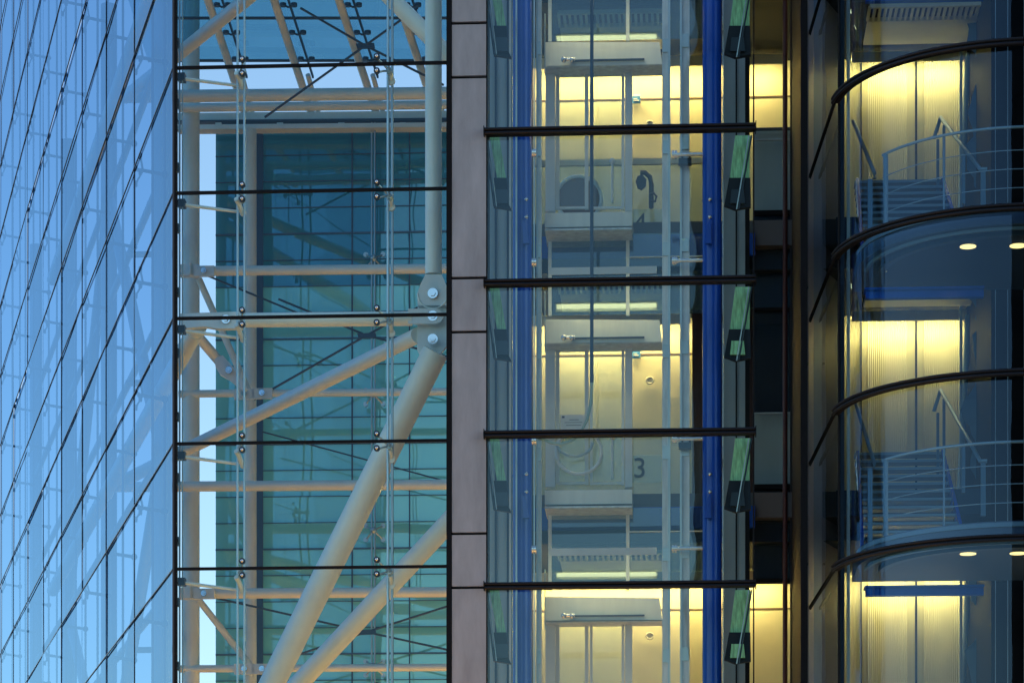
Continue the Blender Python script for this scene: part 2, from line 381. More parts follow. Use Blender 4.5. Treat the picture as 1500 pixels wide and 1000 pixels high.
def bracket(py, which):
    q = P(272, py, 12.3); s_ = m(1, 12.3)
    o = MB().box(q.x-8*s_, q.x+20*s_, q.y-.10, q.y+.1, q.z-8*s_, q.z+8*s_); o.box(q.x+8*s_, q.x+10*s_, q.y-.22, q.y, q.z-9*s_, q.z+9*s_)
    tag(o.build('column_bracket', M['steel_plate']), 'pale bracket on the thick column holding the %s pinned tube' % which, 'bracket', 'brackets on the thick column')
bracket(397, 'upper'); bracket(869, 'lower')
steel('brace_tube', P(291, 408, 12.6), P(366, 577, 13.1), m(10, 12.6)/2, 'thin brown lit strut between the two columns, starting under the upper bracket', 'brace')
steel('brace_tube', P(291, 878, 12.6), P(368, 976, 13.1), m(10, 12.6)/2, 'thin brown lit strut between the two columns at the bottom edge', 'brace')
gs = steel('brace_tube', P(276, 476, 11.6), P(322, 530, 12.4), m(15, 12)/2, 'short grey strut with a round pinned end beside the thin column', 'brace')
MB().prism([(314, 524), (326, 520), (342, 538), (352, 552), (362, 570), (356, 572), (336, 556), (322, 548), (316, 538)], 12.2, .12).build('clevis_plate', M['steel_plate'], gs)
pin(P(335, 542, 12.15), m(5, 12), gs)
# far frame behind the side glass
sf = thing('side_framework', K+D2*9+NIN*1.5, 'faint steel frame of columns and struts seen through the blue side glass', 'frame')
for s in (9.2, 18, 27, 36):
    p = K+D2*s+NIN*1.0; MB().tube((p.x, p.y, 0), (p.x, p.y, 24), .17, 16).build('column', M['clad'], sf)
for z in (7.6, 12.8, 15.3, 20.0, 10.2, 17.8):
    for s0, s1 in ((9.2, 18), (18, 27), (27, 36)):
        a = K+D2*s0+NIN*1.0; b = K+D2*s1+NIN*1.0
        MB().tube((a.x, a.y, z), (b.x, b.y, z), .07, 10).build('beam', M['clad'], sf)
for s0, s1, za, zb in ((9.2, 18, 12.8, 7.6), (18, 27, 20, 12.8), (9.2, 18, 12.8, 20), (18, 27, 7.6, 12.8)):
    a = K+D2*s0+NIN*1.0; b = K+D2*s1+NIN*1.0
    MB().tube((a.x, a.y, za), (b.x, b.y, zb), .12, 14).build('brace', M['clad'], sf)
for z in (8.3, 10.0, 15.2, 17.7):
    a = K+D2*14+NIN*.9
    MB().tube((a.x, a.y, z), (XZ(252, 13.6), 13.6, z), .06, 10).build('cross_tube', M['clad'], sf)
# thin bracing cables
def cable(p, q, r, label):
    tag(MB().tube(p, q, r, 6).build('bracing_cable', M['cable']), label, 'cable', 'thin bracing cables')
def xcable(cx, cy, ends, Y, where):
    t = thing('cross_cables', P(cx, cy, Y), 'dark crossed bracing cables meeting at a small plate ' + where, 'cables', 'crossed bracing cables')
    for x, y, dY in ends: MB().tube(P(cx, cy, Y), P(x, y, Y+dY), .022, 6).build('cable', M['cable'], t)
    MB().prism([(cx-14, cy-3), (cx+13, cy-4), (cx+14, cy+3), (cx-12, cy+4)], Y-.03, .06).build('hub_plate', M['cable'], t)
xcable(535, 67, [(440, 12, -.5), (650, 125, .5), (388, 172, .5), (612, 12, -.5)], 11.0, 'under the glass roof')
xcable(537, 491, [(408, 438, 0), (655, 522, 0), (372, 585, .3), (640, 435, 0)], 12.6, 'left of the gusset plate')
xcable(537, 925, [(306, 873, -.3), (660, 952, 0), (425, 962, 0), (660, 886, 0)], 12.6, 'low between the two big braces')
cable(P(302, 403, 12.4), P(440, 460, 12.6), .020, 'thin dark cable falling right from the upper pinned bracket')
cable(P(384, 632, 13.4), P(655, 705, 13.6), .016, 'thin dark cable sloping across the teal glass below the slanting brace')

# ------------------------------------------------------------------ teal glass block behind
Yt = 14.6
xa, xb = XZ(316, Yt), XZ(700, Yt); ztop = P(500, 188, Yt).z
tb = thing('teal_glass_block', ((xa+xb)/2, Yt, 0), 'teal glass block standing behind the steel bracing under the gutter beam', 'glass block')
cols = [xa, XZ(376, Yt)+.01, XZ(431, Yt), XZ(516, Yt), XZ(600, Yt), xb]
p38 = m(38.6, Yt); rows = [ztop-p38*2*i for i in range(0, 17)]
for x0, x1 in zip(cols[:-1], cols[1:]):
    for zt, zb in zip(rows[:-1], rows[1:]):
        tl = random.uniform(-.004, .004); tl2 = random.uniform(-.004, .004)
        MB().quad((x0, Yt+tl, zb), (x1, Yt-tl, zb), (x1, Yt-tl+tl2, zt), (x0, Yt+tl+tl2, zt)).build('pane', M['teal_glass_deep' if zt > P(500, 395, Yt).z else 'teal_glass'], tb)  # upper rows take the darker painted reflection
o = MB()
for i, z in enumerate([ztop-p38*i for i in range(1, 32)]): o.box(xa, xb, Yt-.03, Yt+.01, z-(.017 if i % 4 == 3 else .007), z+(.017 if i % 4 == 3 else .007))
o.build('joint', M['spandrel'], tb)
o = MB()
for x, wd in ((cols[1], .03), (cols[3], .014), (cols[4], .01)): o.box(x-wd, x+wd, Yt-.035, Yt+.01, rows[-1], ztop)
o.box(cols[1]-.02, cols[1]+.12, Yt-.04, Yt, rows[-1], ztop)
o.build('vertical_joint', M['navy'], tb)
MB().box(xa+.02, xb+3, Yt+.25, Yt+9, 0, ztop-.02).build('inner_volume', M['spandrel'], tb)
for q, y in enumerate((378, 577, 776, 975)):
    c = P(547, y, 14.1); o = MB().ball(c, .07)
    for dx in (-.17, .17):
        for dz in (-.15, .12): o.tube(c, c+Vector((dx, .2, dz)), .018, 6); o.disc(c+Vector((dx, .2, dz)), Vector((0, 1, 0)), .05, .06, 10)
    o.build('spider_fitting', M['rod'], tb)
o = MB()
for px in (544.5, 549): o.tube((XZ(px, 14.1), 14.1, 3), (XZ(px, 14.1), 14.1, ztop), .018, 6)
o.build('tension_rods', M['rod'], tb)
# gutter beam above the teal block
gb = thing('gutter_beam', P(460, 178, 14.2), 'grey gutter beam along the top of the teal glass block', 'beam')
a, b = P(262, 176, 14.2), P(690, 172, 14.2)
MB().bar(a, b, .35, m(12, 14)).build('channel', M['steel'], gb)
MB().bar(a+Vector((0, -.1, -.22)), b+Vector((0, -.1, -.22)), .3, .09).build('lower_flange', M['steel'], gb)
MB().bar(a+Vector((0, -.12, -.10)), b+Vector((0, -.12, -.10)), .26, .03).build('shadow_gap', M['cable'], gb)
o = MB()
for px in (320, 410, 500, 590): o.box(XZ(px, 14)-.06, XZ(px, 14)+.06, 13.98, 14.05, P(px, 188, 14).z, P(px, 180, 14).z)
o.build('cleat', M['steel'], gb)
# glass roof
Ya, Yb = 15.2, 8.0
rf = thing('glass_roof', P(450, 40, 12), 'sloping blue green glass roof with brown lit ribs at the top of the atrium', 'roof')
def roof_pt(px, t):          # t=0 at the gutter, t=1 up and forward
    a = P(px, 172, Ya); b = P(px-88, -95, Yb); return a.lerp(b, t)
up = Vector((0, .12, .34))
for px0, px1 in ((235, 332), (332, 425), (425, 520), (520, 612), (612, 720)):
    for t0, t1 in ((.25, .49), (.49, .75), (.75, 1.3)):
        MB().quad(roof_pt(px0, t0)+up, roof_pt(px1, t0)+up, roof_pt(px1, t1)+up, roof_pt(px0, t1)+up).build('pane', M['roof_glass'], rf)
for t in (.25, .49, .75): MB().tube(roof_pt(235, t)+up, roof_pt(720, t)+up, .03, 8).build('joint', M['cable'], rf)
for px in (361, 458, 553, 640):
    MB().tube(roof_pt(px, 0), roof_pt(px, 1.25), m(12, 12)/2, 16).build('rib', M['steel'], rf)
    MB().bar(roof_pt(px+14, .18)+up*.7, roof_pt(px+14, 1.25)+up*.9, .035, .05).build('glazing_bar', M['cable'], rf)
    o = MB()
    for t in (.3, .45, .6, .75):
        for dx in (-8, 8):
            q = roof_pt(px+14+dx, t)+up*.55; o.disc(q, Vector((0, 0, 1)), .06, .06, 10); o.tube(q, roof_pt(px+14, t)+up*.4, .02, 6)
    o.build('clamp', M['cable'], rf)
    q = P(px+10, 172, 14.6); MB().tube(q, roof_pt(px+10, .22)+up*.4, .05, 10).build('post', M['steel'], rf)

# ------------------------------------------------------------------ granite strip
MB0 = MB().box(XZ(654.5, 0), XZ(661.5, 0), -.08, .5, ZLO, ZHI)
tag(MB0.build('black_mullion', M['black']), 'wide black mullion between the atrium glass and the granite strip', 'mullion')
sp = thing('granite_strip', (XZ(687, 0), 0, ZLO), 'grey mauve granite strip of tall stacked panels between two glass bays', 'cladding')
ys = [-339, -260, 34, 113, 407, 486, 781, 860, 1154, 1233]
for ya_, yb_ in zip(ys[:-1], ys[1:]):
    a, b = P(662, yb_-1.7, -.06), P(712, ya_+1.7, -.06)
    MB().box(a.x, b.x, -.06, .1, a.z, b.z).build('stone_panel', M['stone'], sp)
MB().box(XZ(661.5, 0), XZ(713.5, 0), .0, .6, ZLO, ZHI).build('backing', M['black'], sp)

# ------------------------------------------------------------------ lift bay: floors
S = 4.35
FL = [15.40-S*k for k in range(-1, 3)]           # floor levels, one above to below
XC0, XC1 = XZ(752, 4), XZ(1172, 4.2)
names = ['upper storey above', 'top storey in view', 'middle storey', 'bottom storey in view', 'storey below']
for k, z in enumerate(FL[:3]):
    s_ = MB().box(XC0, 12, 4.15, 7.3, z-.42, z-.02)
    t = thing('floor_slab', (5, 4, z), 'floor slab with dark front edge, %s' % ['above the highest lift door', 'under the highest lift door', 'under the door marked 3', 'under the lowest lift door', 'one level under the lowest lift door'][k], 'floor')
    t['kind'] = 'structure'
    s_.build('slab', M['floor'], t)
    MB().box(XC0, XZ(1106, 4), 4.05, 4.14, z-.60, z-.25).build('edge_beam', M['blue_paint'], t)
    MB().box(XZ(1225, 4), XZ(1445, 4), 4.05, 4.14, z-.42, z-.02).build('edge_beam', M['navy'], t)
    MB().box(XC0, 12, 4.2, 7.3, z-.80, z-.79).build('ceiling_backing', M['dark_void'], t)
cw = thing('corridor_wall', (4, 7.1, 7), 'warm cream corridor wall behind the lift doors', 'wall')
MB().box(XZ(740, 7.1), XZ(1190, 7.1), 7.1, 7.3, 7.6, 21).build('plaster', M['wall_paint'], cw)
o = MB()
for k in range(4): o.box(XZ(740, 7.1), XZ(1190, 7.1), 7.085, 7.1, FL[k]-1.42, FL[k]-1.395)
o.build('shadow_line', M['brown'], cw)
lw = thing('lobby_wall', (XZ(1340, 7), 7.1, 7), 'warm ribbed cream wall lit from above behind the curved glass', 'wall')
MB().box(XZ(1236, 7.1), XZ(1442, 7.1), 7.1, 7.3, 7.6, 21).build('plaster', M['wall_paint'], lw)
MB().box(XZ(1271, 7.1), XZ(1329, 7.1), 7.06, 7.1, 7.6, 21).build('ribbed_panel', M['ribbed'], lw)
MB().box(XZ(1353, 7.1), XZ(1436, 7.1), 7.06, 7.1, 7.6, 21).build('ribbed_panel', M['ribbed'], lw)
MB().box(XZ(1341, 7.0), XZ(1343.6, 7.0), 7.0, 7.1, ZLO, 21).build('dark_joint', M['dark_void'], lw)
MB().box(XZ(1261, 7.0), XZ(1262.5, 7.0), 7.0, 7.1, ZLO, 21).build('dark_joint', M['dark_void'], lw)

where = ['top', 'middle', 'bottom']
def ceiling(px0, px1, k, z, tagw):
    t = thing('slotted_ceiling', (XZ((px0+px1)/2, 5), 5, z), 'cream ceiling strip with a slotted grille %s, %s storey' % (tagw, where[k]), 'ceiling', 'slotted ceiling strips')
    MB().box(XZ(px0, 5.4), XZ(px1, 5.4), 4.95, 6.0, z, z+.05).build('panel', M['cream'], t)
    MB().box(XZ(px0, 5.4), XZ(px1, 5.4), 5.97, 6.02, z+.05, z+.3).build('edge', M['navy'], t)
    o = MB(); x0, x1 = XZ(px0, 5.4), XZ(px1, 5.4); n = int((x1-x0)/.085)
    for i in range(n+1):
        x = x0+(x1-x0)*i/n; o.box(x-.022, x+.022, 4.36, 4.93, z+.003, z+.05)
    o.box(x0, x1, 4.3, 4.36, z-.002, z+.06); o.box(x0, x1, 4.92, 4.948, z-.002, z+.06)
    o.build('grille', M['cream'], t)
    MB().box(x0, x1, 4.3, 4.94, z+.12, z+.14).build('grille_void', M['dark_void'], t)
def cove(px0, px1, k, z, tagw):
    t = thing('cove_light', (XZ((px0+px1)/2, 6.9), 6.9, z), 'glowing cove light along the top of the cream wall %s, %s storey' % (tagw, where[k]), 'light', 'cove lights')
    x0, x1 = XZ(px0, 6.9), XZ(px1, 6.9)
    MB().box(x0, x1, 6.66, 6.80, z+.02, z+.10).box(x0, x1, 6.60, 6.62, z-.075, z+.10).build('housing', M['cream'], t)
    MB().box(x0+.02, x1-.02, 6.68, 6.77, z-.02, z+.018).build('diffuser', M['cove'], t)
for k in range(3):
    z = 18.80-S*k
    ceiling(822, 972, k, z, 'above the lift door'); ceiling(1268, 1432, k, z, 'behind the curved glass')
    cove(782, 1146 if k != 1 else 1012, k, z, 'behind the lift'); cove(1246, 1440, k, z, 'behind the curved glass')

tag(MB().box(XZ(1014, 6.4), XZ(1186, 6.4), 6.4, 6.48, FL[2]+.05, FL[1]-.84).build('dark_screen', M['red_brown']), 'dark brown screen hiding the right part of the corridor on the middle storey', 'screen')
for k in range(3):
    z = 18.52-S*k
    t = thing('landing_light', (XZ(880, 2.7), 2.7, z), 'slim lamp above the lift door header, %s storey' % where[k], 'light', 'lamps above the lift doors')
    x0, x1 = XZ(806, 2.7), XZ(962, 2.7)
    MB().box(x0, x1, 2.55, 2.57, z-.05, z+.06).box(x0, x1, 2.57, 2.75, z+.04, z+.06).build('housing', M['frame_metal'], t)
    MB().box(x0+.02, x1-.02, 2.60, 2.68, z-.01, z+.035).build('tube', M['landing'], t)

# ------------------------------------------------------------------ lift entrance (one, then copied down)
def entrance(z0):
    t = thing('lift_entrance', (XZ(862, 3.4), 3.4, z0), '', 'lift entrance', 'lift entrances')
    def bx(nm, px0, px1, py0, py1, Y, d, mt, par=None): return MB().pbox(px0, px1, py0, py1, Y, d).build(nm, mt, par or t)
    h = MB(); h.prism([(798, 62), (966, 62), (970, 94), (798, 97)], 3.1, .45); hd = h.build('header_box', M['stainless'], t)
    bx('header_lip', 797, 971, 95, 98, 3.05, .5, M['galv'])
    a = MB().pbox(836, 944, 85.5, 89.5, 3.04, .05); a.build('closer_arm', M['navy'], hd)
    MB().tube(P(826, 87.5, 3.0), P(842, 87, 3.0), .028, 10).ball(P(826, 87.5, 3.0), .05).ball(P(838, 88, 3.0), .045).build('arm_pivot', M['chrome'], hd)
    for p0, p1 in ((799, 813), (915.5, 926)): bx('jamb', p0, p1, 98, 309, 3.35, .2, M['frame_metal'])
    bx('top_rail', 813, 915.5, 98, 103, 3.38, .12, M['frame_metal'])
    for x0, x1 in ((814, 862), (864, 914.5)):
        f = MB(); w_ = 5.5 if x0 < 850 else 4
        f.pbox(x0, x0+w_, 104, 306, 3.42, .06); f.pbox(x1-w_, x1, 104, 306, 3.42, .06)
        f.pbox(x0+w_, x1-w_, 104, 109, 3.42, .06); f.pbox(x0+w_, x1-w_, 302, 306, 3.42, .06)
        d = f.build('door_leaf', M['frame_metal'], t)
        a, b = P(x0+w_, 302, 3.45), P(x1-w_, 109, 3.45)
        MB().quad((a.x, 3.45, a.z), (b.x, 3.45, a.z), (b.x, 3.45, b.z), (a.x, 3.45, b.z)).build('door_glass', M['leaf_glass'], d)
    hb = MB().tube(P(897, 235, 3.38), P(897, 297, 3.38), .02, 8).ball(P(897, 236, 3.38), .05); hb.build('pull_handle', M['frame_metal'], t)
    bx('sill_box', 798, 926, 310, 333, 3.1, .9, M['stainless'])
    bx('sill_lip', 798, 926, 333, 338, 3.05, .95, M['galv'])
    # glazed band under the sill
    f = MB(); f.pbox(803, 808, 338, 462, 3.62, .06); f.pbox(917, 922, 98+240, 462, 3.62, .06); f.pbox(808, 917, 341, 344, 3.62, .06); f.pbox(922, 1030, 374, 377, 3.62, .06)
    f.build('spandrel_frame', M['frame_metal'], t)
    a, b = P(802, 462, 3.66), P(1056, 340, 3.66)
    MB().quad((a.x, 3.66, a.z), (b.x, 3.66, a.z), (b.x, 3.66, b.z), (a.x, 3.66, b.z)).build('spandrel_pane', M['spandrel_glass'], t)
    bx('slim_conduit', 797.5, 799, 20, 108, 3.0, .03, M['rod'])
    return t
e0 = entrance(15.4)
lab = ['glazed lift door with steel header, highest of the four, brown disc behind it', 'glazed lift door with steel header beside the large number 3, paper notice on it',
       'lowest glazed lift door in view, cut off by the bottom edge']
e0['label'] = lab[0]
dup(e0, (0, 0, -S), lab[1]); dup(e0, (0, 0, -2*S), lab[2])
dup(e0, (0, 0, S), 'glazed lift entrance whose glazed band just shows along the top edge')
# balustrades behind the doors
def balu(k):
    z = 15.4-S*k; t = thing('balustrade', (XZ(900, 4.4), 4.4, z), 'hazy glass balustrade with top rail behind the lift door, %s storey' % where[k], 'balustrade', 'balustrades behind the lift doors')
    x0, x1 = XZ(782, 4.4), XZ(1050, 4.4)
    MB().quad((x0, 4.4, z), (x1, 4.4, z), (x1, 4.4, z+.98), (x0, 4.4, z+.98)).build('panel', M['balustrade_glass'], t)
    MB().box(x0, x1, 4.36, 4.44, z+.98, z+1.07).build('top_rail', M['cream'], t)
for k in range(3): balu(k)

# small things on the lift landings
def sign(px, py, wh):
    t = thing('door_sign', P(px, py, 7.0), 'small blue and white sign beside the %s lift door' % wh, 'sign', 'blue signs by the lift doors')
    MB().pbox(px-6, px+6, py-4, py+6, 7.0, .04).build('plate', M['sign_blue'], t)
    MB().pbox(px-6, px+6, py-7, py-4, 7.0, .04).build('white_band', M['white'], t)
    o = MB(); o.pbox(px-4, px+2, py-1, py, 6.985, .012); o.pbox(px-4, px+4, py+1.5, py+3, 6.985, .012); o.build('lettering', M['white'], t)
sign(932, 145, 'highest'); sign(932, 518, 'middle')
for k, (y, wh) in enumerate(((182, 'highest'), (557, 'middle'), (931, 'lowest'))):
    c = P(952, y, 7.0); pts = [c+Vector((m(5, 7)*math.cos(a), 0, m(4.6, 7)*math.sin(a))) for a in [2*math.pi*i/20 for i in range(21)]]
    t = thing('call_ring', c, 'small round pale ring fitting right of the %s lift door' % wh, 'ring', 'round fittings by the lift doors')
    MB().path(pts, .018, 8).build('ring', M['cream'], t); MB().disc(c+Vector((0, .03, 0)), Vector((0, 1, 0)), .05, .03, 16).build('centre_plate', M['cream'], t)
def number(ch, px, py, size, lab):
    cu = bpy.data.curves.new('floor_number', 'FONT'); cu.body = ch; cu.size = size; cu.extrude = .004; cu.align_x = 'CENTER'
    t = thing('floor_number', P(px, py, 4.3), lab, 'number', 'floor numbers on glass')
    cu.materials.append(M['digit']); tmp = bpy.data.objects.new('digit_curve', cu); me = bpy.data.meshes.new_from_object(tmp); bpy.data.objects.remove(tmp)
    ob = bpy.data.objects.new('digit', me); C.objects.link(ob); ob.rotation_euler = (R(90), 0, 0); ob.parent = t
    a, b = P(px-12, py+8, 4.35), P(px+32, py-33, 4.35)
    MB().quad((a.x, 4.35, a.z), (b.x, 4.35, a.z), (b.x, 4.35, b.z), (a.x, 4.35, b.z)).build('glass_plate', M['balustrade_glass'], t)
number('3', 937, 699, .46, 'large grey number 3 on the glass beside the middle lift door')
number('4', 938, 339, .42, 'grey number 4 half hidden at the floor edge by the highest lift door')
pn = thing('paper_notice', P(839, 618, 3.4), 'white paper notice with grey lines stuck on the middle lift door', 'notice')
MB().pbox(821, 857, 607, 629, 3.405, .006).build('sheet', M['white'], pn)
o = MB()
for i, (a, b) in enumerate(((834, 848), (827, 853), (829, 851))): o.pbox(a, b, 614+4*i, 614.9+4*i, 3.400, .004)
o.pbox(823, 827, 609, 612, 3.400, .004); o.build('printed_lines', M['digit'], pn)
bd = thing('round_panel', P(850, 285, 4.0), 'brown round panel with a pale rim behind the highest lift door', 'panel')
MB().disc(P(848, 291, 4.05), Vector((0, 1, 0)), m(32, 4), .05, 32).build('disc', M['brown'], bd)
MB().path([P(848+33*math.cos(a), 291-33*math.sin(a), 4.0) for a in [2*math.pi*i/40 for i in range(41)]], .03, 8).build('rim', M['frame_metal'], bd)
hk = thing('hooked_pole', P(955, 305, 3.7), 'dark hooked pole with an oval head beside the highest lift door', 'pole')
MB().path([P(954, 305, 3.7), P(954, 270, 3.7), P(952, 259, 3.7), P(945, 253, 3.7), P(938, 253, 3.7)], .04, 8).build('pole', M['digit'], hk)
MB().prism([(934+0*1, 258), (941, 256), (947, 263), (946, 272), (940, 278), (934, 275), (931, 266)], 3.66, .06).build('head', M['digit'], hk)
MB().path([P(951, 285, 3.66), P(958, 283, 3.66), P(962, 288, 3.66), P(960, 295, 3.66), P(953, 294, 3.66)], .02, 6).build('loop', M['digit'], hk)
# travelling cable and hose coils
tc_ = thing('hanging_cable', P(867, 300, 1.9), 'dark vertical cable hanging in the lift shaft that curls to the left low down', 'cable')
MB().path([P(867, y, 1.9) for y in (-80, 100, 300, 480, 560)] + [P(865.5, 590, 1.9), P(860, 615, 1.9), P(851, 633, 1.9), P(838, 645, 1.9), P(822, 651, 1.9), P(806, 648, 1.9), P(790, 640, 1.9)], .024, 8).build('cable', M['hose'], tc_)
MB().path([P(866.9, y, 1.88) for y in (-80, 100, 300, 480, 560)], .027, 8).build('sleeve', M['navy'], tc_)
hc = thing('hose_coil', P(848, 665, 3.2), 'pale looped hose hanging low behind the middle lift door', 'hose')
MB().path([P(848+33*math.cos(a), 662+32*math.sin(a), 3.28) for a in [2*math.pi*i/40 for i in range(41)]], .028, 8).build('outer_loop', M['frame_metal'], hc)
MB().path([P(842+26*math.cos(a), 648+20*math.sin(a), 3.25) for a in [math.pi*i/20 for i in range(21)]], .024, 8).build('inner_loop', M['clad'], hc)

# ------------------------------------------------------------------ lift shaft steel
def bluecol(px0, px1, Y, label):
    x = XZ((px0+px1)/2, Y); t = thing('blue_column', (x, Y, 0), label, 'column', 'blue lift shaft columns')
    MB().tube((x, Y, 0), (x, Y, ZHI), m(px1-px0, Y)/2, 32).build('shaft', M['blue_paint'], t)
    return t
bl = bluecol(751, 779, 1.4, 'bright blue round column left of the lift doors')
br = bluecol(1029, 1057, 1.4, 'deep blue round column right of the lift doors, in front of the dark part')
for k in range(-1, 4):
    for o_, px, side in ((bl, 771, 1), (br, 1040, -1)):
        y = 330+k*402
        MB().prism([(px-6, y-8), (px-1, y-2), (px+4, y+26), (px-5, y+26)] if side > 0 else [(px+1, y-10), (px-4, y-2), (px-7, y+26), (px+2, y+26)], 1.12, .1).build('bracket_plate', M['blue_paint'], o_)
        MB().ball(P(px, y-12, 1.2), .03).ball(P(px, y-38, 1.2), .03).build('bolt', M['chrome'], o_)
        MB().tube((XZ(765 if side > 0 else 1043, 1.4), 1.4, P(px, y-37, 1.4).z), (XZ(765 if side > 0 else 1043, 1.4), 1.4, P(px, y-34, 1.4).z), m(29, 1.4)/2, 32).build('collar', M['blue_paint'], o_)
def rail(px0, px1, Y, d, label, mt='galv', flange=None):
    t = thing('guide_rail', (XZ(px0, Y), Y, 3), label, 'rail', 'vertical rails in the lift shaft')
    MB().box(XZ(px0, Y), XZ(px1, Y), Y, Y+d, ZLO, ZHI).build('web', M[mt], t)
    if flange: MB().box(XZ(flange[0], Y), XZ(flange[1], Y), Y-.06, Y, ZLO, ZHI).build('flange', M[flange[2]], t)
    o = MB()
    for k in range(12):
        z = 5+1.55*k; o.box(XZ(px0, Y)+.01, XZ(px1, Y)-.01, Y-.03, Y, z-.10, z+.10)
    o.build('joint_plate', M['rod'], t)
rail(755.2, 757.4, .95, .08, 'thin pale rail in front of the bright blue column', 'rod')
rail(781.5, 783.5, 1.5, .06, 'thin pale rail close to the right side of the bright blue column', 'rod')
rail(785.5, 793, 1.9, .15, 'galvanised guide rail left of the lift doors', 'galv', (786, 788.5, 'rod'))
rail(970, 982, 1.9, .15, 'narrower galvanised guide rail right of the lift doors', 'galv', (978.5, 982, 'rod'))
rail(996, 1010, 1.7, .2, 'wider galvanised guide rail next to the deep blue column', 'galv', (996, 999, 'rod'))
rail(1058.2, 1059.6, 1.0, .05, 'thin bright rail edge beside the deep blue column', 'chrome')
def rb(px0, px1, y, label, blocks):
    t = thing('rail_bracket', P(px0, y, 1.5), label, 'bracket', 'brackets tying rails to blue columns')
    MB().tube(P(px0, y, 1.45), P(px1, y-1, 1.45), .030, 10).build('rod', M['chrome'], t)
    for px in (px0+2, px0+6, px1-8, px1-4, px1):
        MB().disc(P(px, y, 1.45), Vector((1, 0, 0)), .065, .035, 6).build('nut', M['chrome'], t)
    if blocks:
        o = MB().pbox(994, 1013, y+4, y+13, 1.5, .12); o.pbox(998, 1001, y, y+5, 1.48, .08); o.pbox(1009, 1012, y, y+5, 1.48, .08); o.build('clamp_block', M['cable'], t)
for i, y in enumerate((-20, 227, 382, 643, 803, 1050)):
    rb(984, 1040, y, 'shiny threaded rod bracket at the deep blue column, %s down' % ORD[i], i in (1, 3))
for i, y in enumerate((-18, 224, 384, 645, 804, 1050)):
    t = rb(768, 784, y, 'short shiny bracket at the bright blue column, %s down' % ORD[i], False)
# wall cladding each side
def clad(px0, px1, Y, lines, label):
    t = thing('shaft_cladding', (XZ(px0, Y), Y, 3), label, 'cladding', 'lift shaft cladding')
    MB().box(XZ(px0, Y), XZ(px1, Y), Y, Y+.2, ZLO, ZHI).build('panel', M['clad'], t)
    for l0, l1, mt in lines: MB().box(XZ(l0, Y), XZ(l1, Y), Y-.03, Y, ZLO, ZHI).build('seam', M[mt], t)
clad(708, 750, 2.2, [(725, 727.5, 'navy'), (742.5, 745, 'navy'), (746, 748.5, 'frame_metal')], 'grey blue metal cladding left of the bright blue column')
clad(1060, 1094, 2.2, [(1077.5, 1079.5, 'black'), (1091.5, 1098, 'black')], 'grey blue metal cladding right of the deep blue column')
tag(MB().box(XZ(779, 3.4), XZ(798.5, 3.4), 3.4, 3.5, FL[0]-.95-4*S, FL[0]+.1).build('side_panel', M['navy']) if False else
    MB().box(XZ(752, 4.0), XZ(781, 4.0), 3.9, 4.0, ZLO, ZHI).build('backing_board', M['navy']), 'dark navy panel behind the bright blue column', 'panel')

# ------------------------------------------------------------------ lift bay glass and transoms
ty = [-30, 192.5, 414, 635.5, 857.5, 1080]
tz = [P(910, y, 0).z for y in ty]
lx0, lx1 = XZ(713.5, 0), XZ(1104, 0)
lg = thing('lift_glass_wall', (lx0, 0, 0), 'clear glass wall in front of the lift shaft', 'glass wall')
for a, b in zip(tz[1:]+[ZLO], tz): MB().quad((lx0, 0, a), (lx1, 0, a), (lx1, 0, b), (lx0, 0, b)).build('pane', M['shaft_glass'], lg)
MB().box(XZ(712, 0), XZ(714, 0), -.04, .06, ZLO, ZHI).build('edge_strip', M['black'], lg)
MB().box(XZ(1103, 0), XZ(1105, 0), -.04, .06, ZLO, ZHI).build('edge_strip', M['black'], lg)
tl = ['above the top edge', 'highest in view', 'second down in view', 'third down in view', 'lowest in view', 'below the bottom edge']
for i, z in enumerate(tz):
    t = thing('transom_rail', (lx0, 0, z), 'dark double transom rail across the lift shaft glass, ' + tl[i], 'rail', 'transom rails on the lift glass')
    x0, x1 = XZ(709.8, -.1), XZ(1106.5, -.1)
    MB().tube((x0, -.14, z+.026), (x1, -.14, z+.026), .021, 14).build('upper_bar', M['rail'], t)
    MB().tube((x0, -.14, z-.031), (x1, -.14, z-.031), .021, 14).build('lower_bar', M['rail'], t)
    MB().box(x0+.005, x1-.005, -.12, .03, z-.043, z+.036).build('core', M['black'], t)
    MB().box(x0-.012, x0, -.18, .03, z-.068, z+.062).box(x1, x1+.012, -.18, .03, z-.068, z+.062).build('end_cap', M['black'], t)
